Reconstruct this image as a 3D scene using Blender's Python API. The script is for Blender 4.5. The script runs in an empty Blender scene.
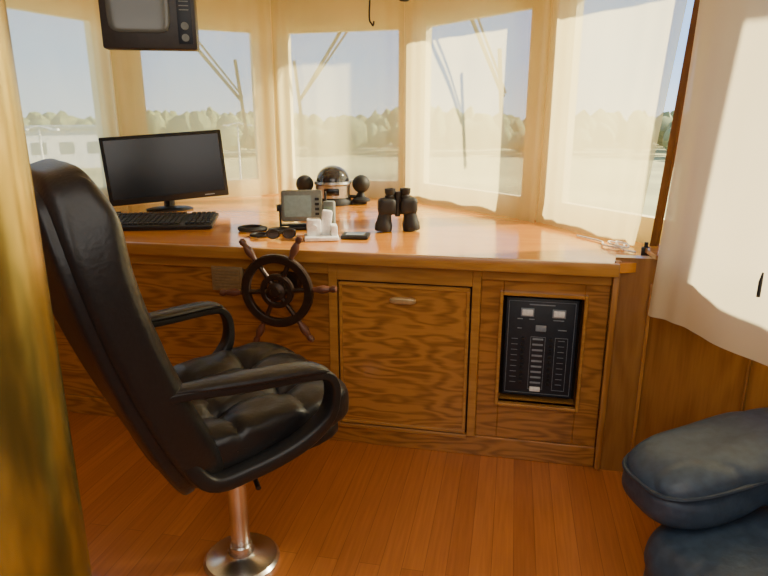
import bpy,bmesh,math,random
from mathutils import Vector,Matrix,noise
random.seed(4)
S=0.9
scn=bpy.context.scene
R=math.radians
# ---------------------------------------------------------------- materials
def nmat(name):
    m=bpy.data.materials.new(name); m.use_nodes=True
    nt=m.node_tree; b=nt.nodes['Principled BSDF']
    return m,nt,b
def N(nt,t,**kw):
    n=nt.nodes.new(t)
    for k,v in kw.items(): setattr(n,k,v)
    return n
def ramp(nt,stops):
    r=N(nt,'ShaderNodeValToRGB'); e=r.color_ramp.elements
    e[0].position=stops[0][0]; e[0].color=(*stops[0][1],1)
    e[1].position=stops[-1][0]; e[1].color=(*stops[-1][1],1)
    for p,c in stops[1:-1]:
        x=e.new(p); x.color=(*c,1)
    return r
def plain(name,col,rough=.5,metal=0,coat=0,bump=0,bscale=60,var=.12):
    m,nt,b=nmat(name)
    tc=N(nt,'ShaderNodeTexCoord'); no=N(nt,'ShaderNodeTexNoise'); no.inputs['Scale'].default_value=bscale
    nt.links.new(tc.outputs['Object'],no.inputs['Vector'])
    lo=tuple(c*(1-var) for c in col); hi=tuple(min(1,c*(1+var)) for c in col)
    r=ramp(nt,[(.3,lo),(.7,hi)])
    nt.links.new(no.outputs['Fac'],r.inputs['Fac']); nt.links.new(r.outputs['Color'],b.inputs['Base Color'])
    b.inputs['Roughness'].default_value=rough; b.inputs['Metallic'].default_value=metal
    b.inputs['Coat Weight'].default_value=coat
    if bump:
        bp=N(nt,'ShaderNodeBump'); bp.inputs['Strength'].default_value=bump; bp.inputs['Distance'].default_value=.01
        nt.links.new(no.outputs['Fac'],bp.inputs['Height']); nt.links.new(bp.outputs['Normal'],b.inputs['Normal'])
    return m
def wood(name,c1,c2,along='x',rings=16,ns=1.3,rough=.3,coat=.4,stretch=5.0,fig=.45):
    m,nt,b=nmat(name)
    tc=N(nt,'ShaderNodeTexCoord'); mp=N(nt,'ShaderNodeMapping')
    sc={'x':(1,stretch,stretch),'z':(stretch,stretch,1),'y':(stretch,1,stretch)}[along]
    mp.inputs['Scale'].default_value=sc
    nt.links.new(tc.outputs['Object'],mp.inputs['Vector'])
    n1=N(nt,'ShaderNodeTexNoise'); n1.inputs['Scale'].default_value=ns; n1.inputs['Detail'].default_value=2.5; n1.inputs['Roughness'].default_value=.45
    nt.links.new(mp.outputs['Vector'],n1.inputs['Vector'])
    mu=N(nt,'ShaderNodeMath',operation='MULTIPLY'); mu.inputs[1].default_value=rings*6.28
    nt.links.new(n1.outputs['Fac'],mu.inputs[0])
    si=N(nt,'ShaderNodeMath',operation='SINE'); nt.links.new(mu.outputs[0],si.inputs[0])
    ad=N(nt,'ShaderNodeMath',operation='MULTIPLY_ADD'); ad.inputs[1].default_value=.5; ad.inputs[2].default_value=.5
    nt.links.new(si.outputs[0],ad.inputs[0])
    mp2=N(nt,'ShaderNodeMapping'); k=14
    mp2.inputs['Scale'].default_value={'x':(2,k*2,k*2),'z':(k*2,k*2,2),'y':(k*2,2,k*2)}[along]
    nt.links.new(tc.outputs['Object'],mp2.inputs['Vector'])
    n2=N(nt,'ShaderNodeTexNoise'); n2.inputs['Scale'].default_value=4; n2.inputs['Detail'].default_value=3
    nt.links.new(mp2.outputs['Vector'],n2.inputs['Vector'])
    mx=N(nt,'ShaderNodeMath',operation='MULTIPLY_ADD'); mx.inputs[1].default_value=fig
    nt.links.new(ad.outputs[0],mx.inputs[0])
    m3=N(nt,'ShaderNodeMath',operation='MULTIPLY'); m3.inputs[1].default_value=.75
    nt.links.new(n2.outputs['Fac'],m3.inputs[0]); nt.links.new(m3.outputs[0],mx.inputs[2])
    r=ramp(nt,[(.15,c2),(.8,c1)])
    nt.links.new(mx.outputs[0],r.inputs['Fac']); nt.links.new(r.outputs['Color'],b.inputs['Base Color'])
    b.inputs['Roughness'].default_value=rough; b.inputs['Coat Weight'].default_value=coat; b.inputs['Coat Roughness'].default_value=.12
    return m
M_oak=wood('oak_plywood',(.43,.185,.042),(.18,.068,.013),'x',rings=11,ns=1.7,stretch=6.0,fig=.5)
M_oakdoor=wood('oak_door',(.48,.215,.050),(.20,.08,.016),'x',rings=11,ns=2.0,stretch=5.0,fig=.5)
M_trim=wood('varnished_trim',(.50,.245,.06),(.34,.145,.03),'x',rings=5,ns=2,stretch=8,fig=.3)
M_trimv=wood('varnished_trim_vertical',(.45,.21,.052),(.30,.12,.025),'z',rings=5,ns=2,stretch=8,fig=.3)
M_desk=wood('desk_veneer',(.76,.31,.038),(.62,.22,.024),'x',rings=6,ns=1.0,rough=.16,coat=.35,stretch=5,fig=.3)
M_wallwood=wood('wall_paneling',(.33,.15,.038),(.22,.09,.02),'z',rings=6,ns=1.3,stretch=5,rough=.4,fig=.35)
M_post=wood('dark_post_wood',(.22,.095,.026),(.12,.048,.012),'z',rings=4,ns=1.2,stretch=8,rough=.4,fig=.3)
# floor
M_floor,nt,b=nmat('strip_floor')
tc=N(nt,'ShaderNodeTexCoord'); mp=N(nt,'ShaderNodeMapping'); mp.inputs['Rotation'].default_value=(0,0,R(90+11.6))
nt.links.new(tc.outputs['Object'],mp.inputs['Vector'])
br=N(nt,'ShaderNodeTexBrick'); br.offset=.37; br.offset_frequency=2
br.inputs['Scale'].default_value=1; br.inputs['Brick Width'].default_value=1.2; br.inputs['Row Height'].default_value=.07
br.inputs['Mortar Size'].default_value=.0009; br.inputs['Mortar Smooth'].default_value=.5; br.inputs['Bias'].default_value=0
br.inputs['Color1'].default_value=(.53,.185,.046,1); br.inputs['Color2'].default_value=(.43,.14,.033,1); br.inputs['Mortar'].default_value=(.18,.058,.015,1)
nt.links.new(mp.outputs['Vector'],br.inputs['Vector'])
mp2=N(nt,'ShaderNodeMapping'); mp2.inputs['Rotation'].default_value=(0,0,R(90+11.6)); 
mp3=N(nt,'ShaderNodeMapping'); mp3.inputs['Scale'].default_value=(3,60,1)
nt.links.new(tc.outputs['Object'],mp2.inputs['Vector']); nt.links.new(mp2.outputs['Vector'],mp3.inputs['Vector'])
n2=N(nt,'ShaderNodeTexNoise'); n2.inputs['Scale'].default_value=1.5; n2.inputs['Detail'].default_value=3
nt.links.new(mp3.outputs['Vector'],n2.inputs['Vector'])
rr=ramp(nt,[(.3,(.86,.84,.82)),(.7,(1.08,1.08,1.08))]); nt.links.new(n2.outputs['Fac'],rr.inputs['Fac'])
mx=N(nt,'ShaderNodeMixRGB',blend_type='MULTIPLY'); mx.inputs[0].default_value=1
nt.links.new(br.outputs['Color'],mx.inputs[1]); nt.links.new(rr.outputs['Color'],mx.inputs[2])
nt.links.new(mx.outputs[0],b.inputs['Base Color']); b.inputs['Roughness'].default_value=.36; b.inputs['Coat Weight'].default_value=.15
# curtain
def fabric(name,col,tr,tl_=.6):
    m=bpy.data.materials.new(name); m.use_nodes=True; nt=m.node_tree; nt.nodes.clear()
    out=N(nt,'ShaderNodeOutputMaterial'); tc=N(nt,'ShaderNodeTexCoord')
    no=N(nt,'ShaderNodeTexNoise'); no.inputs['Scale'].default_value=3; nt.links.new(tc.outputs['Object'],no.inputs['Vector'])
    r=ramp(nt,[(.3,tuple(c*.92 for c in col)),(.7,col)]); nt.links.new(no.outputs['Fac'],r.inputs['Fac'])
    d=N(nt,'ShaderNodeBsdfDiffuse'); t=N(nt,'ShaderNodeBsdfTranslucent'); tp=N(nt,'ShaderNodeBsdfTransparent')
    tp.inputs['Color'].default_value=(1,.98,.93,1)
    for n in (d,t): nt.links.new(r.outputs['Color'],n.inputs['Color'])
    a=N(nt,'ShaderNodeMixShader'); a.inputs[0].default_value=tl_
    nt.links.new(d.outputs[0],a.inputs[1]); nt.links.new(t.outputs[0],a.inputs[2])
    c=N(nt,'ShaderNodeMixShader'); c.inputs[0].default_value=tr
    nt.links.new(a.outputs[0],c.inputs[1]); nt.links.new(tp.outputs[0],c.inputs[2]); nt.links.new(c.outputs[0],out.inputs[0])
    return m
M_cur=fabric('cream_sheer_fabric',(.93,.79,.37),.38,.64)
M_cur2=fabric('cream_fabric_hanging',(.90,.79,.52),.05,.40)
# glass
M_glass=bpy.data.materials.new('thin_glass'); M_glass.use_nodes=True; nt=M_glass.node_tree; nt.nodes.clear()
o=N(nt,'ShaderNodeOutputMaterial'); g=N(nt,'ShaderNodeBsdfGlossy'); g.inputs['Roughness'].default_value=.02; t=N(nt,'ShaderNodeBsdfTransparent'); x=N(nt,'ShaderNodeMixShader'); x.inputs[0].default_value=.96
nt.links.new(g.outputs[0],x.inputs[1]); nt.links.new(t.outputs[0],x.inputs[2]); nt.links.new(x.outputs[0],o.inputs[0])
M_cream=plain('cream_paint',(.86,.72,.36),.6,bscale=5)
M_ceil=plain('ceiling_paint',(.75,.7,.6),.7,bscale=4)
M_leather=plain('black_leather',(.012,.012,.0135),.38,coat=.05,bump=.10,bscale=90)
M_plastic=plain('black_plastic',(.010,.010,.011),.42)
M_rubber=plain('black_rubber',(.012,.012,.013),.6)
M_gloss=plain('gloss_black',(.003,.003,.004),.2)
M_chrome=plain('brushed_steel',(.80,.79,.77),.24,1,bscale=8)
M_blue=plain('navy_upholstery',(.036,.060,.098),.46,bump=.15,bscale=40,var=.2)
M_piping=plain('navy_piping',(.024,.040,.065),.5)
M_bronze=plain('aged_bronze',(.055,.035,.025),.35,.6,bscale=30)
M_handle=plain('dark_handle_wood',(.13,.05,.03),.35,bscale=20)
M_brass=plain('brass_pull',(.60,.42,.20),.35,.4)
M_pale=plain('pale_brass_plate',(.34,.25,.12),.4,.3)
M_grey=plain('grey_plastic',(.20,.22,.20),.45)
M_key=plain('keycap_black',(.03,.03,.032),.5)
M_white=plain('white_plastic',(.88,.88,.86),.4)
M_lcd=plain('lcd_screen',(.20,.28,.24),.2)
M_tvs=plain('tv_glass',(.15,.16,.14),.16,bscale=3)
M_dark=plain('dark_recess',(.02,.012,.006),.8)
M_silver=plain('silver_metal',(.50,.50,.50),.3,.9)
M_dome=plain('dark_dome',(.025,.025,.03),.08,coat=.6)
M_label=plain('label_grey',(.24,.28,.33),.5)
M_panel=plain('panel_black',(.013,.019,.030),.45)
M_blackcab=plain('tv_cabinet',(.040,.034,.030),.42)
# brass column
M_gold,nt,b=nmat('tarnished_brass')
tc=N(nt,'ShaderNodeTexCoord'); mp=N(nt,'ShaderNodeMapping'); mp.inputs['Scale'].default_value=(9,9,2.2)
nt.links.new(tc.outputs['Object'],mp.inputs['Vector'])
no=N(nt,'ShaderNodeTexNoise'); no.inputs['Scale'].default_value=1.6; no.inputs['Detail'].default_value=3; no.inputs['Roughness'].default_value=.5
nt.links.new(mp.outputs['Vector'],no.inputs['Vector'])
sp=N(nt,'ShaderNodeSeparateXYZ'); nt.links.new(tc.outputs['Object'],sp.inputs[0])
mr=N(nt,'ShaderNodeMapRange'); mr.inputs['From Min'].default_value=.6; mr.inputs['From Max'].default_value=1.5; mr.inputs['To Min'].default_value=-.14; mr.inputs['To Max'].default_value=.10
nt.links.new(sp.outputs['Z'],mr.inputs['Value'])
ad=N(nt,'ShaderNodeMath',operation='ADD'); nt.links.new(no.outputs['Fac'],ad.inputs[0]); nt.links.new(mr.outputs[0],ad.inputs[1])
r=ramp(nt,[(.28,(.10,.095,.03)),(.44,(.28,.22,.055)),(.58,(.62,.45,.10)),(.74,(.95,.74,.24))]); nt.links.new(ad.outputs[0],r.inputs['Fac'])
nt.links.new(r.outputs['Color'],b.inputs['Base Color']); b.inputs['Metallic'].default_value=.75; b.inputs['Roughness'].default_value=.26
# ---------------------------------------------------------------- builder
class B:
    def __init__(s): s.bm=bmesh.new()
    def _mv(s,vs,mat): bmesh.ops.transform(s.bm,matrix=mat,verts=vs)
    def box(s,c,sz,rot=None,bev=0,seg=2):
        old=set(s.bm.verts) if bev else None
        r=bmesh.ops.create_cube(s.bm,size=1); vs=r['verts']
        s._mv(vs,Matrix.Diagonal((*sz,1)))
        if bev:
            ed=list({e for v in vs for e in v.link_edges})
            bmesh.ops.bevel(s.bm,geom=ed,offset=bev,segments=seg,affect='EDGES',profile=.5)
            vs=[v for v in s.bm.verts if v not in old]
        m=Matrix.Translation(c)
        if rot: m=m@rot
        s._mv(vs,m); return s
    def cyl(s,p0,p1,r0,r1=None,n=24):
        r1=r0 if r1 is None else r1
        p0=Vector(p0);p1=Vector(p1);d=p1-p0
        r=bmesh.ops.create_cone(s.bm,cap_ends=True,segments=n,radius1=r0,radius2=r1,depth=d.length)
        q=d.to_track_quat('Z','Y').to_matrix().to_4x4()
        s._mv(r['verts'],Matrix.Translation((p0+p1)/2)@q); return s
    def lathe(s,prof,n=28,m=None):
        rings=[]
        for (r,z) in prof:
            if r<1e-6: rings.append([s.bm.verts.new((0,0,z))])
            else: rings.append([s.bm.verts.new((r*math.cos(2*math.pi*i/n),r*math.sin(2*math.pi*i/n),z)) for i in range(n)])
        for a,b_ in zip(rings,rings[1:]):
            for i in range(n):
                j=(i+1)%n
                if len(a)==1 and len(b_)==1: continue
                if len(a)==1: s.bm.faces.new((a[0],b_[j],b_[i]))
                elif len(b_)==1: s.bm.faces.new((a[i],a[j],b_[0]))
                else: s.bm.faces.new((a[i],a[j],b_[j],b_[i]))
        if len(rings[0])>1: s.bm.faces.new(rings[0][::-1])
        if len(rings[-1])>1: s.bm.faces.new(rings[-1])
        vs=[v for r in rings for v in r]
        if m: s._mv(vs,m)
        return s
    def tube(s,pts,r,n=10,closed=False,sy=1.0,up=(0,0,1),sq=1.0):
        pts=[Vector(p) for p in pts]; L=len(pts); rings=[]
        pw=lambda c: math.copysign(abs(c)**sq,c)
        for i,p in enumerate(pts):
            a=pts[(i-1)%L] if (closed or i>0) else p
            c=pts[(i+1)%L] if (closed or i<L-1) else p
            t=(c-a).normalized(); u=Vector(up)
            if abs(t.dot(u))>.97: u=Vector((1,0,0)) if abs(t.x)<.9 else Vector((0,1,0))
            x=t.cross(u).normalized(); y=x.cross(t).normalized()
            rr=r[i] if isinstance(r,(list,tuple)) else r
            ss=sy[i] if isinstance(sy,(list,tuple)) else sy
            rings.append([s.bm.verts.new(p+x*rr*ss*pw(math.cos(2*math.pi*k/n))+y*rr*pw(math.sin(2*math.pi*k/n))) for k in range(n)])
        m=L if closed else L-1
        for i in range(m):
            a=rings[i];c=rings[(i+1)%L]
            for k in range(n):
                j=(k+1)%n; s.bm.faces.new((a[k],a[j],c[j],c[k]))
        if not closed:
            s.bm.faces.new(rings[0][::-1]); s.bm.faces.new(rings[-1])
        return s
    def rbox(s,c,h,n=5,seg=14,fn=None,rot=None):
        old=set(s.bm.verts)
        r=bmesh.ops.create_cube(s.bm,size=2); vs=r['verts']
        ed=list({e for v in vs for e in v.link_edges})
        bmesh.ops.subdivide_edges(s.bm,edges=ed,cuts=seg,use_grid_fill=True)
        vs=[v for v in s.bm.verts if v not in old]
        for v in vs:
            p=v.co; k=(abs(p.x)**n+abs(p.y)**n+abs(p.z)**n)**(1/n)
            q=Vector((p.x/k,p.y/k,p.z/k)); w=Vector((q.x*h[0],q.y*h[1],q.z*h[2]))
            if fn: w=fn(q,w)
            v.co=w
        m=Matrix.Translation(c)
        if rot: m=m@rot
        s._mv(vs,m); return s
    def sph(s,c,r,n=20,sc=(1,1,1)):
        q=bmesh.ops.create_uvsphere(s.bm,u_segments=n,v_segments=n//2+2,radius=r)
        s._mv(q['verts'],Matrix.Translation(c)@Matrix.Diagonal((*sc,1))); return s
    def prism(s,poly,z0,z1):
        a=[s.bm.verts.new((x,y,z0)) for x,y in poly]; b_=[s.bm.verts.new((x,y,z1)) for x,y in poly]
        s.bm.faces.new(a[::-1]); s.bm.faces.new(b_)
        for i in range(len(poly)):
            j=(i+1)%len(poly); s.bm.faces.new((a[i],a[j],b_[j],b_[i]))
        return s
    def grid(s,f,nu,nv):
        g=[[s.bm.verts.new(f(i/nu,j/nv)) for j in range(nv+1)] for i in range(nu+1)]
        for i in range(nu):
            for j in range(nv): s.bm.faces.new((g[i][j],g[i+1][j],g[i+1][j+1],g[i][j+1]))
        return s
def obj(name,b_,mat,parent=None,loc=(0,0,0),rot=(0,0,0),sharp=35,label=None,cat=None,kind=None,group=None,recalc=True):
    me=bpy.data.meshes.new(name)
    if recalc: bmesh.ops.recalc_face_normals(b_.bm,faces=b_.bm.faces[:])
    b_.bm.to_mesh(me); b_.bm.free()
    for p in me.polygons: p.use_smooth=True
    me.set_sharp_from_angle(angle=R(sharp))
    me.materials.append(mat)
    o=bpy.data.objects.new(name,me); scn.collection.objects.link(o)
    o.location=loc; o.rotation_euler=rot
    if parent: o.parent=parent
    if label:o['label']=label
    if cat:o['category']=cat
    if kind:o['kind']=kind
    if group:o['group']=group
    return o
def dup(o,parent,loc=None,rot=None):
    d=o.copy(); scn.collection.objects.link(d); d.parent=parent
    if loc is not None: d.location=loc
    if rot is not None: d.rotation_euler=rot
    return d
def thing(name,label,cat,loc,rot=(0,0,0),group=None):
    o=bpy.data.objects.new(name,None); scn.collection.objects.link(o); o.empty_display_size=.05
    o.location=loc; o.rotation_euler=rot; o['label']=label;o['category']=cat
    if group:o['group']=group
    return o
def copytree(o,loc,rot=None,label=None):
    c=o.copy(); scn.collection.objects.link(c); c.location=loc
    if rot: c.rotation_euler=rot
    if label: c['label']=label
    def rec(a,p):
        for ch in list(a.children):
            d=ch.copy(); scn.collection.objects.link(d); d.parent=p; rec(ch,d)
    rec(o,c); return c
def smooth_path(pts,k=6,closed=False):
    P=[Vector(p) for p in pts]; L=len(P); out=[]
    m=L if closed else L-1
    for i in range(m):
        if closed: a,b_,c,d=P[(i-1)%L],P[i],P[(i+1)%L],P[(i+2)%L]
        else: a,b_,c,d=P[max(i-1,0)],P[i],P[i+1],P[min(i+2,L-1)]
        for j in range(k):
            t=j/k
            out.append(.5*((2*b_)+(c-a)*t+(2*a-5*b_+4*c-d)*t*t+(3*b_-a-3*c+d)*t**3))
    if not closed: out.append(P[-1])
    return out
# ---------------------------------------------------------------- console frame
YAW=-R(11.63)
CO=Vector((0,2.691,0))
def C(s,d,z=0): return Vector((.979*s+.2016*d, 2.691-.2016*s+.979*d, z))
DZ=.965; OZ=.9665
# plan
P=[(-2.12,3.25),(-1.74,4.2),(-.80,4.74),(.14,4.48),(.86,3.45),(1.25,2.72),(2.05,1.1)]
PA=[(-2.3,-1.0)]+P+[(2.1,-1.0)]
def offset(poly,o):
    out=[]
    for i,p in enumerate(poly):
        ns=[]
        for a,b_ in ((i-1,i),(i,i+1)):
            if a<0 or b_>=len(poly): continue
            d=(Vector(poly[b_])-Vector(poly[a])).normalized(); ns.append(Vector((-d.y,d.x)))
        if len(ns)==1: v=ns[0]*o
        else:
            m=(ns[0]+ns[1]).normalized(); v=m*(o/m.dot(ns[0]))
        out.append(Vector(p)+v)
    return out
QA=offset(PA,.11)
# ---------------------------------------------------------------- room
poly=[(v.x,v.y) for v in offset(PA,.17)]
obj('floor',B().prism(poly[::-1],-.06,0),M_floor,kind='structure')
obj('ceiling',B().prism(poly[::-1],2.45,2.52),M_ceil,kind='structure')
ZB,ZT=1.06,2.14
def facet(b_,i,u0,u1,z0,z1,q=QA,t=.06):
    a=q[i];c=q[i+1];d=(c-a);L=d.length;d=d/L;n=Vector((-d.y,d.x))
    if u1 is None:u1=L
    p=[a+d*u0,a+d*u1,a+d*u1+n*t,a+d*u0+n*t]
    vs=[b_.bm.verts.new((v.x,v.y,z)) for z in (z0,z1) for v in p]
    f=[(0,1,2,3),(4,5,6,7),(0,1,5,4),(1,2,6,5),(2,3,7,6),(3,0,4,7)]
    for k in f: b_.bm.faces.new([vs[j] for j in k])
bw=B()
INS={1:(.10,.05),2:(.22,.14),3:(.10,.09),4:(.11,.22),5:(.05,.02),6:(.50,.2)}
for i in range(1,6):
    l,r_=INS[i]
    facet(bw,i,0,None,0,ZB); facet(bw,i,0,None,ZT,2.45)
    facet(bw,i,0,l,ZB,ZT); facet(bw,i,(QA[i+1]-QA[i]).length-r_,None,ZB,ZT)
obj('wall_front',bw,M_cream,kind='structure')
bs=B(); i=6; l,r_=INS[6]
facet(bs,i,0,None,0,ZB-.05); facet(bs,i,0,None,ZT,2.45); facet(bs,i,0,l,ZB-.05,ZT); facet(bs,i,(QA[7]-QA[6]).length-r_,None,ZB-.05,ZT)
facet(bs,7,0,None,0,2.45)
obj('wall_right',bs,M_wallwood,kind='structure')
for n_,i in enumerate(range(1,7)):
    l,r_=INS[i]; L=(QA[i+1]-QA[i]).length
    fr=B(); zb=ZB if i<6 else ZB-.05; w=.02
    for (u0,u1,z0,z1) in ((l,L-r_,zb,zb+w),(l,L-r_,ZT-w,ZT),(l,l+w,zb+w,ZT-w),(L-r_-w,L-r_,zb+w,ZT-w)):
        facet(fr,i,u0,u1,z0,z1,t=.05)
    fo=obj('window_%d'%(n_+1),fr,M_wallwood if i==6 else M_cream,kind='structure')
    gb=B(); facet(gb,i,l+w,L-r_-w,zb+w,ZT-w,q=offset(PA,.13),t=.006)
    go=obj('glass_pane',gb,M_glass,parent=fo)
bl=B(); facet(bl,0,0,None,0,2.45); obj('wall_left',bl,M_wallwood,kind='structure')
obj('wall_back',B().box((-.1,-1.04,1.22),(4.9,.06,2.45)),M_wallwood,kind='structure')
# lower side wall with ledge
Bp=C(1.135,0.0); Ap=C(.975,0.0)
W1=Vector((1.93,1.2)); W2=Vector((1.95,-1.0))
lw=B().prism([(Ap.x,Ap.y),(Bp.x,Bp.y),(W1.x,W1.y),(W2.x,W2.y),(W2.x+.06,W2.y),(W1.x+.07,W1.y+.03),(Bp.x+.05,Bp.y+.05),(Ap.x+.02,Ap.y+.05)][::-1],0,.985)
obj('wall_starboard',lw,M_wallwood,kind='structure')
q6,q7=QA[6],QA[7]
obj('trim_2',B().prism([(Bp.x-.015,Bp.y-.02),(W1.x-.02,W1.y),(q7.x,q7.y),(q6.x,q6.y),(Bp.x+.0,Bp.y+.12)],.987,1.005),M_trim,kind='structure')
obj('trim_3',B().box(C(.985,-.008,.49),(.026,.02,.97),rot=Matrix.Rotation(YAW,4,'Z'),bev=.005),M_trimv,kind='structure')
obj('trim_4',B().box(C(1.127,-.004,.44),(.014,.010,.88),rot=Matrix.Rotation(YAW,4,'Z'),bev=.003),M_trimv,kind='structure')
wd=(W1-Vector((Bp.x,Bp.y))).normalized(); wn=Vector((-wd.y,wd.x)); pm=Vector((Bp.x,Bp.y))+wd*.42
obj('trim_5',B().box((pm.x-abs(wn.x)*.006,pm.y-abs(wn.y)*.006,.49),(.012,.012,.97),rot=Matrix.Rotation(math.atan2(wd.y,wd.x),4,'Z'),bev=.003),M_post,kind='structure')
# slanted wood post between the bow and side windows
pb=Vector((1.172,2.64,1.0)); pt_=Vector((1.246,2.60,2.45))
obj('trim_1',B().tube([pb,pb.lerp(pt_,.5),pt_],.020,n=4,sy=1.0),M_post,kind='structure')
# ---------------------------------------------------------------- console
con=thing('helm_console','varnished oak helm console with paneled front and cupboard door','console',CO,(0,0,YAW))
b=B()
def fb(s0,s1,z0,z1,y0,y1,bev=.003): b.box(((s0+s1)/2,(y0+y1)/2,(z0+z1)/2),(s1-s0,y1-y0,z1-z0),bev=bev,seg=1)
fb(-2.2,-.262,.1,.91,.022,.05)
fb(.432,.53,.1,.91,.022,.05); fb(.87,.972,.1,.91,.022,.05); fb(.53,.87,.1,.285,.022,.05); fb(.53,.87,.795,.91,.022,.05)
fb(-2.2,.972,0,.1,.01,.05)
obj('body',b,M_oak,con)
b=B(); fb(.50,.90,.25,.83,.11,.13); obj('recess_back',b,M_dark,con)
b=B(); fb(-.218,.392,.10,.84,.026,.05); obj('door_backing',b,M_dark,con)
b=B()
fb(-.262,-.22,.1,.91,.0,.05); fb(.394,.432,.1,.91,.0,.05); fb(-.22,.394,.825,.91,.0,.05); fb(-.22,.394,.085,.105,.0,.05)
fb(-2.2,-.262,.85,.91,.004,.03); fb(.432,.972,.86,.91,.004,.03)
fb(.515,.53,.27,.81,.0,.11); fb(.87,.885,.27,.81,.0,.11); fb(.53,.87,.27,.285,.0,.11); fb(.53,.87,.795,.81,.0,.11)
obj('face_frame',b,M_trim,con)
b=B(); fb(-.212,.386,.113,.817,.004,.024,bev=.006); door=obj('cabinet_door',b,M_oakdoor,con)
b=B()
for (s0,s1,z0,z1) in ((-.212,.386,.800,.817),(-.212,.386,.113,.128),(-.212,-.197,.128,.80),(.371,.386,.128,.80)): fb(s0,s1,z0,z1,-.003,.004,bev=.002)
obj('door_edging',b,M_trim,door)
b=B().rbox((.087,-.006,.745),(.06,.012,.016),n=3,seg=8); obj('handle',b,M_brass,door)
# countertop
q=offset(P,.06)
top=[C(-2.2,-.035),C(.985,-.035),C(1.10,.02)]
pts=[(v.x,v.y) for v in top]+[(q[5].x,q[5].y),(q[4].x,q[4].y),(q[3].x,q[3].y),(q[2].x,q[2].y),(q[1].x,q[1].y),(q[0].x,q[0].y)]
dk=B().prism(pts,.925,DZ)
ct=obj('countertop',dk,M_desk,label='glossy varnished wooden desktop filling the curved bow',cat='countertop')
b=B().box((-.607,-.045,.940),(3.19,.024,.058),bev=.008); e=obj('edge_trim',b,M_trim,ct,loc=CO,rot=(0,0,YAW))
# vent plate
v=thing('vent_plate','small pale brass slatted vent plate on the console front','vent',C(-.76,.0,.80),(0,0,YAW))
obj('frame',B().box((0,.009,0),(.16,.018,.12),bev=.004),M_pale,v)
b=B()
for k in range(7): b.box((0,-.003,-.045+k*.015),(.13,.006,.009))
obj('slats',b,M_pale,v)
# electrical panel
ep=thing('electrical_panel','black electrical breaker panel recessed in the console front','electrical panel',C(.70,.06,.542),(0,0,YAW))
ep.scale=(.92,1,.92)
obj('faceplate',B().box((0,0.002,0),(.335,.02,.505),bev=.004),M_panel,ep)
b=B()
def fr(x0,x1,z0,z1,w=.0016):
    for (a,c,d,e_) in ((x0,x1,z0,z0+w),(x0,x1,z1-w,z1),(x0,x0+w,z0,z1),(x1-w,x1,z0,z1)): b.box(((a+c)/2,-.0092,(d+e_)/2),(c-a,.002,e_-d))
fr(-.155,.155,-.238,.238); fr(.07,.13,-.215,.06); fr(-.045,.025,-.215,.06)
for k in range(9): b.box((-.01,-.0092,.048-k*.0285),(.05,.002,.009))
for k in range(9): b.box((.10,-.0092,.045-k*.0285),(.03,.002,.002))
for k in range(9): b.box((-.12,-.0092,.045-k*.0285),(.03,.002,.002))
b.box((0,-.0092,.222),(.12,.002,.005)); b.box((-.10,-.0092,.148),(.025,.002,.004)); b.box((-.045,-.0092,.148),(.025,.002,.004)); b.box((.08,-.0092,.148),(.05,.002,.004)); b.box((-.10,-.0092,.10),(.02,.002,.004)); b.box((.10,-.0092,.10),(.04,.002,.004))
obj('printed_markings',b,M_label,ep)
mt=B().box((0,-.012,0),(.05,.01,.03),bev=.003); m1=obj('meter',mt,M_white,ep,loc=(-.067,0,.182))
dup(m1,ep,(.08,0,.182))
fr_=B().box((0,-.010,0),(.062,.008,.042),bev=.002); f1=obj('meter_bezel',fr_,M_label,ep,loc=(-.067,0,.182)); dup(f1,ep,(.08,0,.182))
obj('selector_block',B().box((0,-.012,0),(.05,.01,.03),bev=.003),M_label,ep,loc=(-.0,0,.105))
b0=B().box((0,-.013,0),(.016,.016,.012),bev=.002); s0=obj('breaker_switch',b0,M_rubber,ep,loc=(-.082,0,.048))
for col in (-.082,.05):
    for k in range(9):
        if col==-.082 and k==0: continue
        dup(s0,ep,(col,0,.048-k*.0285))
b=B().box((0,-.012,0),(.05,.012,.022),bev=.002); obj('label_plate',b,M_white,ep,loc=(-.01,0,-.213))
# ---------------------------------------------------------------- ship wheel
wh=thing('ship_wheel','dark six-spoked ship steering wheel mounted on console front','steering wheel',C(-.452,-.148,.80),(0,0,YAW))
def ringm(prof,n=48):
    b=B(); m=len(prof)
    rings=[[b.bm.verts.new((r*math.cos(2*math.pi*i/n),z,r*math.sin(2*math.pi*i/n))) for r,z in prof] for i in range(n)]
    for i in range(n):
        for k in range(m): b.bm.faces.new((rings[i][k],rings[(i+1)%n][k],rings[(i+1)%n][(k+1)%m],rings[i][(k+1)%m]))
    return b
obj('rim',ringm([(.128,-.011),(.133,-.014),(.160,-.014),(.166,-.009),(.166,.009),(.160,.014),(.133,.014),(.128,.011)]),M_bronze,wh)
obj('inner_ring',ringm([(.052,-.010),(.056,-.013),(.072,-.013),(.078,-.008),(.078,.008),(.070,.012),(.052,.010)]),M_bronze,wh)
obj('hub',B().lathe([(0,-.022),(.040,-.02),(.045,0),(.042,.018),(.024,.026),(.020,.034),(0,.036)],m=Matrix.Rotation(R(90),4,'X')),M_bronze,wh)
obj('shaft',B().cyl((0,.0,0),(0,.168,0),.018).cyl((0,.135,0),(0,.168,0),.045,.06),M_bronze,wh)
sp0=None
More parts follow.
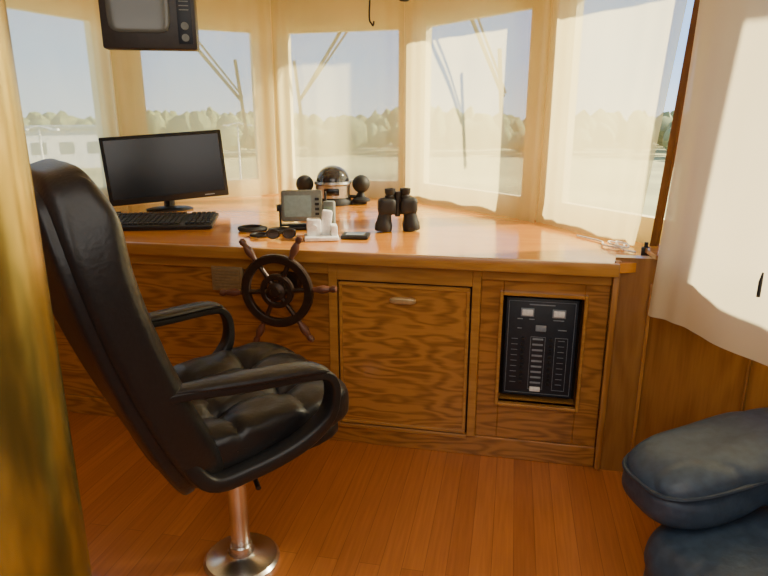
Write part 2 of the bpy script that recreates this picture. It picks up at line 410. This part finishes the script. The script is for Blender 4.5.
for k in range(6):
    ang=R(60*k+5)
    if sp0 is None:
        b=B().tube([(.03,0,0),(.09,0,0),(.15,0,0),(.17,0,0)],[.014,.011,.012,.012],n=12)
        sp0=obj('spoke',b,M_bronze,wh,rot=(0,-ang,0))
        prof=[(.012,.165),(.011,.178),(.016,.192),(.019,.212),(.015,.232),(.011,.244),(.016,.258),(.013,.272),(0,.278)]
        h0=obj('spoke_handle',B().lathe(prof,n=16,m=Matrix.Rotation(R(90),4,'Y')),M_handle,sp0)
    else:
        d=dup(sp0,wh,rot=(0,-ang,0)); dup(h0,d)
# ---------------------------------------------------------------- curtains
def curtain(a,c,z0,z1,mat,label,a2=None,c2=None,amp=.012,seed=0,nu=90,nv=40,group='sheer cream window curtains',sag=0):
    a=Vector(a);c=Vector(c);a2=Vector(a2) if a2 else a;c2=Vector(c2) if c2 else c
    d=(c-a).normalized();n=Vector((-d.y,d.x))
    L=(c-a).length
    def f(u,v):
        p=(a.lerp(c,u))*(1-v)+(a2.lerp(c2,u))*v
        edge=math.exp(-min(u,1-u)*L/.11)
        w=amp*.7*noise.noise(Vector((u*L*2.2+seed,v*1.0,seed)))+edge*amp*1.0*math.sin(u*L*62+seed)+amp*.35*math.sin(u*L*22+seed+v*2)
        if v<.08: w-=(.08-v)*.12*(1+.4*math.sin(u*L*18+seed))*(0 if sag else 1)
        if sag: w+=.012*(1-v)*math.sin(u*L*9+.5)+.008*math.sin(u*L*16+v*4)
        p=p+n*w
        z=z0+(z1-z0)*v+ (sag*math.sin(u*L*9)*(1-v) if sag else .003*(1-v)*math.sin(u*L*14))
        return (p.x,p.y,z)
    return obj('curtain',B().grid(f,nu,nv),mat,sharp=180,recalc=False,label=label,cat='curtain',group=group)
lb='sheer cream curtain drawn over a bow window, resting on the desktop'
for i in range(5):
    a=Vector(P[i]);c=Vector(P[i+1])
    c2=None
    if i==4: c=Vector((1.155,2.80)); c2=(1.272,2.72)
    curtain(a,c,DZ+.006,2.43,M_cur,lb,c2=c2,seed=i*3.1)
cn=curtain((1.05,2.37),(1.58,.93),.775,2.44,M_cur2,'opaque cream curtain hanging loose over the side window and wall',a2=(1.165,2.45),c2=(1.85,.90),amp=.012,seed=9,group='side curtains',sag=.006)
cl=obj('curtain_pull',B().tube([(0,0,0),(0,0,.05),(.003,0,.08)],[.006,.006,.003],n=10),M_rubber,loc=(1.195,1.90,.99),label='small black pull clipped to the hanging side curtain',cat='curtain pull')
# ---------------------------------------------------------------- office chair
ch=thing('helm_chair','black leather high-backed helm chair on a chrome pedestal','chair',(-.513,1.895,0),(0,0,R(36.87)))
b=B().lathe([(0,0),(.135,0),(.135,.012),(.125,.022),(.06,.028),(.045,.04),(.04,.07),(0,.07)],n=48)
obj('base_plate',b,M_chrome,ch)
b=B().cyl((0,0,.03),(0,0,.46),.034,n=32); obj('pedestal',b,M_chrome,ch)
b=B().box((0,0,.475),(.32,.22,.04),bev=.01).box((0,0,.45),(.12,.12,.05),bev=.01).tube([(0,-.1,.46),(-.02,-.20,.45),(-.03,-.25,.44)],.008); obj('mechanism',b,M_plastic,ch)
def seatfn(q_,w):
    w=w.copy()
    if w.z>0:
        r=0
        for (tx,ty) in ((-.12,-.13),(-.12,.13),(.10,-.13),(.10,.13)):
            dx=w.x-tx;dy=w.y-ty;dd=dx*dx+dy*dy; r+=math.exp(-dd/.0022)*.028
            an=math.atan2(dy,dx); r+=.007*math.exp(-dd/.012)*(.5+.5*math.sin(an*7+tx*40))
        for t_ in (-.13,.13):
            r+=.011*math.exp(-((w.y-t_)/.014)**2)
        for t_ in (-.12,.10): r+=.011*math.exp(-((w.x-t_)/.014)**2)
        w.z-=r
        w.z+=.006*noise.noise(w*16)
    w.z+=.06*w.x
    if w.x>.22: w.z-= (w.x-.22)**2*1.4
    w.z+=.02*(abs(w.y)/.3)**2
    return w
b=B().rbox((.02,0,.612),(.325,.31,.084),n=4.2,seg=46,fn=seatfn); obj('seat',b,M_leather,ch)
b=B().rbox((.03,0,.535),(.28,.27,.035),n=5,seg=8,rot=Matrix.Rotation(R(-3),4,'Y')); obj('seat_shell',b,M_plastic,ch)
lean=R(-17.5)
def taper(w,t): w.y*=(1-.03*max(0,t)**3); w.x+=.045*t*t
def backfn(q_,w):
    w=w.copy(); t=w.z/.485
    if w.x>0:
        for zc in (-.30,-.17,-.04,.09): w.x-= .016*math.exp(-((w.z-zc)/.014)**2)*max(0,1-(abs(w.y)/.30)**4)
        w.x-= .010*(math.exp(-((w.y-.23)/.015)**2)+math.exp(-((w.y+.23)/.015)**2))
        w.x+=.016*math.exp(-((t-.70)/.18)**2)
        w.x+=.003*noise.noise(w*12)
    taper(w,t)
    return w
b=B().rbox((0,0,0),(.080,.345,.485),n=4.8,seg=44,fn=backfn); bk=obj('backrest',b,M_leather,ch,loc=(-.35,0,.95),rot=(0,lean,0))
def shfn(q_,w):
    w=w.copy(); taper(w,w.z/.485); return w
b=B().rbox((-.064,0,-.01),(.032,.325,.475),n=5,seg=16,fn=shfn); obj('back_shell',b,M_leather,bk)
for sgn in (-1,1):
    pth=smooth_path([(-.32,.31*sgn,.845),(-.1,.345*sgn,.840),(.085,.378*sgn,.836),(.145,.384*sgn,.818),(.165,.38*sgn,.76),(.145,.37*sgn,.68),(.06,.35*sgn,.61),(-.08,.325*sgn,.565),(-.20,.31*sgn,.56),(-.27,.30*sgn,.66),(-.32,.31*sgn,.77)],6,True)
    sys=[.75 if p.z<.62 else (.48+.27*max(0,(.74-p.z)/.12) if p.z<.74 else .48) for p in pth]
    ar=obj('armrest',B().tube(pth,.032,n=16,closed=True,sy=sys,up=(0,1,0),sq=.5),M_plastic,ch)
    pad=smooth_path([(-.29,.315*sgn,.862),(-.1,.345*sgn,.858),(.08,.378*sgn,.854),(.14,.385*sgn,.837)],6)
    L=len(pad); rr=[.008+.006*math.sin(math.pi*min(1,max(0,i/(L-1)))) for i in range(L)]
    obj('arm_pad',B().tube(pad,rr,n=16,sy=3.0,sq=.7),M_leather,ar)
# ---------------------------------------------------------------- blue armchair
bc=thing('armchair','navy blue armchair with plump slumped cushions beside the wall','armchair',(.875,1.42,0),(0,0,R(14)))
def crease(w,s=6):
    v=noise.noise(Vector((w.x*s*.5+w.y*2,w.y*s,w.z*s*1.1)))
    return -.008*max(0,.14-abs(v))/.14
def puff(q_,w): 
    w=w.copy(); nrm=w.normalized(); w+=nrm*crease(w,5)
    w+=Vector((.008*noise.noise(w*6+Vector((3,3,3))),0,.010*noise.noise(w*5))); return w
obj('frame',B().rbox((.40,0,.09),(.24,.30,.085),n=8,seg=8),M_blue,bc)
obj('seat_cushion',B().rbox((.28,.01,.225),(.35,.26,.155),n=3.6,seg=36,fn=puff),M_blue,bc)
def arm(q_,w):
    w=w.copy(); nrm=w.normalized(); w+=nrm*crease(w,5)
    w.z+=.15*w.x
    w+=Vector((.008*noise.noise(w*5),.010*noise.noise(w*5),.010*noise.noise(w*5)))
    return w
def piping(cx,cy,cz,hx,hy,zo,n=3.6,tilt=0):
    pts=[]
    for k in range(64):
        t=2*math.pi*k/64; c_=math.cos(t); s_=math.sin(t); kk=(abs(c_)**n+abs(s_)**n)**(1/n)
        x=hx*c_/kk; pts.append((cx+x,cy+hy*s_/kk,cz+zo+tilt*x))
    return B().tube(pts,.008,n=8,closed=True)
am=obj('armrest',B().rbox((.28,.25,.495),(.33,.155,.105),n=3.6,seg=40,fn=arm),M_blue,bc)
obj('seam_piping',piping(.28,.25,.495,.326,.152,.035,tilt=.15),M_piping,am)
obj('armrest',B().rbox((.28,-.36,.495),(.32,.11,.105),n=3.6,seg=24,fn=arm).rbox((.36,-.35,.24),(.2,.09,.16),n=6,seg=8),M_blue,bc)
obj('backrest',B().rbox((.56,-.06,.42),(.07,.24,.20),n=4,seg=16,fn=puff,rot=Matrix.Rotation(R(6),4,'Y')),M_blue,bc)
# ---------------------------------------------------------------- brass column
obj('brass_column',B().cyl((0,0,0),(0,0,2.445),.10,n=64),M_gold,loc=(-.53,.74,0),label='tarnished brass pole running floor to ceiling',cat='pole')
# ---------------------------------------------------------------- monitor
mo=thing('computer_monitor','black widescreen computer monitor, switched off, on the desktop','monitor',(-1.37,3.96,OZ),(0,0,R(19)))
tl=Matrix.Rotation(R(-3.5),4,'Y')@Matrix.Rotation(R(-4),4,'X')
MC=Vector((0,0,.265)); 
def mp_(v): return MC+tl@Vector(v)
obj('bezel',B().box(MC,(.72,.045,.415),bev=.008,rot=tl),M_plastic,mo)
obj('screen',B().box(mp_((0,-.0225,.008)),(.675,.004,.355),rot=tl),M_gloss,mo)
obj('brand_badge',B().box(mp_((.24,-.0235,-.189)),(.06,.003,.006),rot=tl),M_label,mo)
obj('neck',B().tube([(0,.045,.02),(0,.04,.12),(0,.03,.2)],[.035,.03,.03],n=12,sy=1.6),M_plastic,mo)
obj('stand_base',B().lathe([(0,0),(.13,0),(.13,.008),(.11,.016),(.04,.022),(0,.022)],n=36,m=Matrix.Diagonal((1.1,.75,1,1))),M_plastic,mo)
# keyboard
kb=thing('keyboard','black computer keyboard on the desktop below the monitor','keyboard',(-1.21,3.34,OZ),(0,0,R(6)))
kr=Matrix.Rotation(R(6),4,'X')
obj('case',B().box((0,0,.027),(.58,.26,.022),bev=.006,rot=kr).box((-.2,.1,.014),(.03,.02,.028)).box((.2,.1,.014),(.03,.02,.028)).box((0,-.115,.006),(.56,.02,.012)),M_plastic,kb)
b=B()
for r_ in range(6):
    for c_ in range(21):
        if c_ in (15,): continue
        b.box(Vector((0,0,.002))+kr@Vector((-.265+c_*.0265,.10-r_*.038-(0 if r_ else -.006),.041)),(.021,.029,.009),rot=kr)
ko=obj('keys',b,M_key,kb,kind='stuff')
def cable(name,pts,r,mat,label,loc=(0,0,0),closed=False):
    return obj(name,B().tube(smooth_path(pts,6,closed),r,n=8,closed=closed),mat,label=label,cat='cable',loc=loc)
cable('monitor_cable',[(-1.62,3.80,DZ+.008),(-1.66,3.72,DZ+.008),(-1.58,3.6,DZ+.008),(-1.46,3.58,DZ+.008),(-1.30,3.60,DZ+.008)],.006,M_rubber,'black cable lying on the desktop behind the keyboard')
# ---------------------------------------------------------------- compass
cp=thing('compass','chrome-bodied marine compass with black dome and two iron correction balls','compass',(-.345,4.22,OZ))
obj('base',B().lathe([(0,0),(.125,0),(.125,.03),(.118,.04),(.118,.05),(0,.05)],n=40),M_rubber,cp)
obj('silver_body',B().lathe([(.116,.05),(.118,.13),(.126,.14),(.122,.155),(0,.155)],n=40),M_silver,cp)
obj('front_window',B().box((0,-.118,.092),(.10,.012,.045),bev=.004),M_gloss,cp)
prof=[(.112,.15)]+[(.112*math.cos(R(t)),.155+.105*math.sin(R(t))) for t in range(5,90,8)]+[(0,.26)]
obj('dome',B().lathe(prof,n=40),M_dome,cp)
b=B().box((0,0,.012),(.46,.05,.02),bev=.004).tube([(-.11,0,.05),(-.16,0,.05),(-.19,0,.09)],.012).tube([(.11,0,.05),(.16,0,.05),(.19,0,.09)],.012); obj('bracket',b,M_rubber,cp)
for sx in (-1,1):
    obj('correction_ball',B().lathe([(0,0),(.062,0),(.062,.012),(.026,.03),(.018,.06),(.026,.07)],n=24,m=Matrix.Translation((sx*.19,0,.02))).sph((sx*.19,0,.135),.06,n=24),M_rubber,cp)
# chart plotter
cpx=thing('chart_plotter','grey bracket-mounted chart plotter with small screen','electronic display',(-.435,3.28,OZ),(0,0,R(6)))
X8=Matrix.Rotation(R(-8),4,'X')
obj('housing',B().box((0,0,.12),(.215,.08,.165),bev=.014,rot=X8),M_grey,cpx)
obj('screen',B().box((-.02,-.042,.124),(.14,.006,.11),rot=X8),M_lcd,cpx)
b=B()
for k in range(4): b.box((.08,-.043,.16-k*.026),(.022,.008,.014),rot=X8,bev=.002,seg=1)
obj('keypad',b,M_rubber,cpx)
obj('mounting_bracket',B().box((0,.0,.008),(.15,.1,.016),bev=.004).box((-.115,0,.07),(.01,.04,.12)).box((.115,0,.07),(.01,.04,.12)).box((0,0,.02),(.235,.04,.01)).cyl((-.132,0,.11),(-.105,0,.11),.018).cyl((.105,0,.11),(.132,0,.11),.018),M_plastic,cpx)
# cradle: irregular white mount
cr=thing('charging_cradle','irregular white plastic mount sitting by the plotter','mount',(-.305,2.98,OZ),(0,0,R(8)))
obj('tray',B().box((0,0,.010),(.165,.13,.020),bev=.006),M_white,cr)
obj('upright_block',B().box((-.035,.02,.055),(.07,.07,.085),bev=.008).box((.025,.025,.075),(.05,.05,.125),rot=Matrix.Rotation(R(8),4,'Y'),bev=.008).box((.062,.0,.042),(.03,.08,.055),bev=.006),M_white,cr)
obj('clip_knob',B().cyl((-.035,-.03,.06),(-.035,-.012,.06),.014,n=16),M_white,cr)
hs=thing('handheld_radio','grey handheld radio standing behind the white mount','radio',(-.275,3.10,OZ),(0,0,R(-10)))
obj('body',B().box((0,0,.085),(.06,.04,.17),bev=.01),M_grey,hs)
obj('antenna',B().cyl((-.018,0,.165),(-.018,0,.215),.007,.005,n=12),M_rubber,hs)
obj('display',B().box((0,-.021,.13),(.04,.003,.03)),M_lcd,hs)
# phone
ph=thing('mobile_phone','flat dark mobile phone lying on the desktop','phone',(-.14,3.02,OZ),(0,0,R(-6)))
obj('case',B().box((0,0,.009),(.135,.11,.018),bev=.005),M_rubber,ph)
obj('screen',B().box((0,0,.0185),(.09,.07,.002)),M_tvs,ph)
# sunglasses + coils
sg=thing('sunglasses','black folded sunglasses lying on the desktop','sunglasses',(-.50,2.97,OZ),(0,0,R(10)))
for sx in (-1,1):
    ring=[(sx*.038+.03*math.cos(t*math.pi/8),-.01,.03+.022*math.sin(t*math.pi/8)) for t in range(16)]
    obj('lens_rim',B().tube(ring,.004,n=8,closed=True,up=(0,1,0)),M_plastic,sg)
    obj('lens',B().cyl((sx*.038,-.0115,.03),(sx*.038,-.0085,.03),.026,n=20),M_gloss,sg)
    obj('temple',B().tube([(sx*.068,-.008,.036),(sx*.066,.06,.028),(sx*.045,.10,.008)],.005,n=8),M_plastic,sg)
obj('nose_bridge',B().tube([(-.010,-.01,.038),(0,-.012,.042),(.010,-.01,.038)],.004,n=8),M_plastic,sg)
def coil(cx,cy,r,turns,rr,mat,lab,name='coiled_cable',ex=1.0,tail=None):
    pts=[]
    for k in range(int(turns*14)+1):
        t=2*math.pi*k/14; q_=r*(1-.06*(k/14)); pts.append((cx+q_*ex*math.cos(t)+.006*math.sin(k),cy+q_*math.sin(t),DZ+rr*1.2+.35*rr*k/14))
    if tail: pts+=tail
    return obj(name,B().tube(pts,rr,n=8),mat,label=lab,cat='cable')
coil(-.69,3.20,.065,3,.009,M_rubber,'coiled black cable on the desktop',ex=1.1)
coil(-.53,3.15,.055,3,.008,M_rubber,'coiled black cable on the desktop',ex=1.2)
coil(-.62,3.04,.04,2,.007,M_rubber,'small black cable loop on the desktop',ex=1.2)
cable('white_cable',[(.96,3.04,DZ+.007),(1.03,2.90,DZ+.007),(1.01,2.80,DZ+.010),(1.07,2.74,DZ+.008),(1.10,2.80,DZ+.012),(1.05,2.84,DZ+.018),(1.03,2.76,DZ+.022),(1.08,2.70,DZ+.018),(1.10,2.76,DZ+.022),(1.06,2.79,DZ+.026),(1.06,2.69,DZ+.012),(1.10,2.65,DZ+.008)],.0045,M_white,'pale cable tangled at the desktop corner')
pa=thing('power_adapter','black power adapter plugged in at the desktop corner','adapter',(1.12,2.60,OZ),(0,0,R(-20)))
obj('body',B().box((0,0,.02),(.035,.03,.04),bev=.006),M_rubber,pa); obj('plug',B().cyl((0,0,.04),(0,0,.06),.008),M_rubber,pa)
# binoculars
bi=thing('binoculars','black binoculars standing upright on the desktop','binoculars',(.07,3.20,OZ+.003),(0,0,R(10)))
bi.scale=(1.08,1.08,1.06)
for sx in (-1,1):
    prof=[(0,0),(.040,0),(.042,.004),(.042,.03),(.036,.05),(.032,.075),(.032,.085)]
    obj('objective_barrel',B().lathe(prof,n=28,m=Matrix.Translation((sx*.070,0,.001))@Matrix.Rotation(R(-sx*6),4,'Y')),M_rubber,bi)
    obj('prism_housing',B().rbox((sx*.052,0,.12),(.043,.034,.042),n=4,seg=10),M_rubber,bi)
    obj('eyepiece',B().lathe([(.02,.15),(.024,.155),(.024,.17),(.020,.175),(.025,.185),(.026,.205),(.018,.206),(.016,.198),(0,.198)],n=24,m=Matrix.Translation((sx*.037,0,0))),M_rubber,bi)
obj('center_bridge',B().cyl((0,0,.07),(0,0,.165),.013).box((0,0,.15),(.08,.02,.012),bev=.003).cyl((0,0,.165),(0,0,.19),.017,n=18).box((0,0,.085),(.07,.018,.012),bev=.003),M_plastic,bi)
# ---------------------------------------------------------------- television
tv=thing('television','small dark tube television hung from the ceiling','television',(-.85,2.42,1.775),(0,0,R(10)))
obj('cabinet',B().box((0,.02,.165),(.33,.07,.32),bev=.008).box((0,.16,.165),(.29,.25,.27),bev=.02),M_blackcab,tv)
obj('screen',B().rbox((-.032,-.014,.175),(.108,.012,.115),n=7,seg=12),M_tvs,tv)
obj('control_strip',B().box((.126,-.016,.165),(.05,.006,.28),bev=.002),M_panel,tv)
k0=obj('knob',B().cyl((.126,-.030,.045),(.126,-.018,.045),.013,n=20),M_grey,tv)
dup(k0,tv,(0,0,.04))
b=B()
for k in range(8): b.box((.126,-.0195,.14+k*.014),(.033,.003,.003))
obj('speaker_grille',b,M_grey,tv)
obj('ceiling_bracket',B().box((0,.12,.655),(.16,.16,.02)).box((-.17,.1,.41),(.008,.06,.26)).box((.17,.1,.41),(.008,.06,.26)).box((0,.1,.54),(.35,.06,.01)).cyl((0,.1,.54),(0,.1,.66),.02),M_plastic,tv)
# hanging hook & mic
hk=obj('hanging_hook',B().tube(smooth_path([(0,0,.52),(.0,0,.2),(-.006,0,.05),(.004,0,.02),(.012,0,.012),(.014,0,.03)],6),.004,n=8),M_rubber,loc=(-.06,3.0,1.925),label='thin dark wire hook hanging from the ceiling',cat='hook')
mc=thing('hanging_microphone','black radio microphone hanging on a cord from the ceiling','microphone',(.09,3.0,2.035))
obj('body',B().rbox((0,0,.04),(.032,.02,.04),n=3,seg=8),M_rubber,mc)
obj('cord',B().tube([(0,0,.07),(.004,0,.2),(0,0,.41)],.006,n=8),M_rubber,mc)
obj('grille',B().cyl((0,-.022,.045),(0,-.014,.045),.018,n=18),M_grey,mc)
# ---------------------------------------------------------------- wipers
QW=offset(PA,.23)
def wiper(i,u0,z0,u1,z1,lab):
    a=QW[i];c=QW[i+1];d=(c-a).normalized()
    def pt(u,z,o=0): 
        n_=Vector((-d.y,d.x)); p_=a+d*u+n_*o; return (p_.x,p_.y,z)
    w_=thing('windshield_wiper',lab,'wiper',pt((u0),z0),group='outside windshield wipers')
    o0=Vector(pt(u0,z0)); rel=lambda q_:tuple(Vector(q_)-o0)
    obj('arm',B().tube([rel(pt(u0,z0)),rel(pt(u1,z1))],.013,n=8).tube([rel(pt(u0+.06,z0)),rel(pt(u1+.02,z1+.02))],.008,n=8),M_rubber,w_)
    dz=.28
    obj('blade',B().tube([rel(pt(u1-.03,z1+dz,-.02)),rel(pt(u1+.03,z1-dz,-.02))],.013,n=8),M_rubber,w_)
    obj('pivot',B().cyl(rel(pt(u0,z0,-.05)),rel(pt(u0,z0,.02)),.025,n=16),M_rubber,w_)
for i,u0,u1 in ((2,.52,.98),(3,.58,.20),(4,.45,.80)):
    wiper(i,u0,2.2,u1,1.66,'dark windshield wiper parked outside the bow window')
# ---------------------------------------------------------------- outdoors
M_ground=plain('shore_ground',(.34,.30,.11),.9,bscale=.08,var=.35)
M_tree=plain('tree_foliage',(.15,.17,.06),.9,bscale=.3,var=.4)
M_bld=plain('white_siding',(.7,.68,.63),.7)
g_=obj('harbor_ground',B().box((0,160,-6.2),(700,300,.4)),M_ground,label='tan shoreline ground and harbor yard outside the windows',cat='ground',kind='stuff')
b=B()
for k in range(700):
    az=R(random.uniform(-58,50)); rad=random.uniform(120,190); h=random.uniform(4.2,8.0)*(1+.25*noise.noise(Vector((az*6,0,0))))
    q_=bmesh.ops.create_icosphere(b.bm,subdivisions=2,radius=1)
    for v_ in q_['verts']:
        v_.co=v_.co*(1+.3*noise.noise(v_.co*2.5+Vector((k,0,0))))
        v_.co.x*=1-.25*max(0,v_.co.z); v_.co.y*=1-.25*max(0,v_.co.z)
    bmesh.ops.transform(b.bm,matrix=Matrix.Translation((rad*math.sin(az),rad*math.cos(az),-5.9+h*.64))@Matrix.Diagonal((random.uniform(1.4,3.4),2,h*.46,1)),verts=q_['verts'])
obj('treeline',b,M_tree,label='distant line of green trees along the shore',cat='trees',kind='stuff')
bd=thing('harbor_building','long low white building across the harbor yard','building',(-62,88,-6),(0,0,R(30)))
obj('body',B().box((0,0,2.8),(48,10,5.6)),M_bld,bd)
w0=obj('window',B().box((0,0,0),(1.8,.1,1.6)),M_grey,bd,loc=(-20,-5.03,3.0))
for k in range(1,12): dup(w0,bd,(-20+k*3.6,-5.03,3.0))
obj('roof',B().prism([(-24.5,-5.5),(24.5,-5.5),(24.5,5.5),(-24.5,5.5)],5.6,6.0),M_grey,bd)
lp=thing('street_lamp','pale street lamp post in the harbor yard','street lamp',(-27,50,-6),group='harbor lamps')
obj('pole',B().cyl((0,0,0),(0,0,6.5),.12,.08,n=10).tube([(-1,0,6.5),(0,0,6.7),(1,0,6.5)],.07,n=6),M_bld,lp)
l0=obj('lamp_head',B().box((0,0,0),(.7,.3,.15)),M_white,lp,loc=(-1.2,0,6.45)); dup(l0,lp,(1.2,0,6.45))
copytree(lp,(-16,70,-6))
# ---------------------------------------------------------------- scale whole place to metres
done=set()
for o in bpy.data.objects:
    o.location=o.location*S
    if o.type=='MESH' and o.data.name not in done:
        done.add(o.data.name); o.data.transform(Matrix.Scale(S,4))
# ---------------------------------------------------------------- light
w=bpy.data.worlds.new('world'); scn.world=w; w.use_nodes=True; nt=w.node_tree; bg=nt.nodes['Background']
tc=N(nt,'ShaderNodeTexCoord'); sx=N(nt,'ShaderNodeSeparateXYZ'); nt.links.new(tc.outputs['Generated'],sx.inputs[0])
r=ramp(nt,[(0,(.66,.80,.95)),(.08,(.34,.58,.97)),(.6,(.16,.38,.85))]); nt.links.new(sx.outputs['Z'],r.inputs['Fac']); nt.links.new(r.outputs['Color'],bg.inputs['Color'])
bg.inputs['Strength'].default_value=2.6
sl=bpy.data.lights.new('sun','SUN'); sl.energy=29; sl.angle=R(3.0); sl.color=(1,.90,.64)
so=bpy.data.objects.new('sun',sl); scn.collection.objects.link(so)
so.rotation_euler=Vector((.835,.147,.53)).to_track_quat('Z','Y').to_euler()
def area(name,loc,tgt,size,en,col):
    l=bpy.data.lights.new(name,'AREA'); l.shape='RECTANGLE'; l.size=size[0]; l.size_y=size[1]; l.energy=en; l.color=col
    o=bpy.data.objects.new(name,l); scn.collection.objects.link(o); o.location=loc
    o.rotation_euler=(Vector(tgt)-Vector(loc)).to_track_quat('-Z','Y').to_euler(); return o
area('ceiling_fill',(-.2*S,.6*S,2.38*S),(-.2*S,.9*S,0),(2.0,1.6),20,(1,.96,.88))  # added overhead fill to brighten the interior, no real fixture
area('cabin_fill',(0,-.85*S,1.9*S),(0,2.6*S,.8*S),(2.4,.8),18,(1,.96,.88))  # unseen fill added behind the camera, lifts the console front
# ---------------------------------------------------------------- camera
cd=bpy.data.cameras.new('camera'); co=bpy.data.objects.new('camera',cd); scn.collection.objects.link(co)
cd.sensor_width=36; cd.lens=620/768*36; cd.clip_start=.02; cd.clip_end=2000
co.location=(0,0,1.55*S); co.rotation_euler=(R(90-15.6),0,0)
scn.camera=co
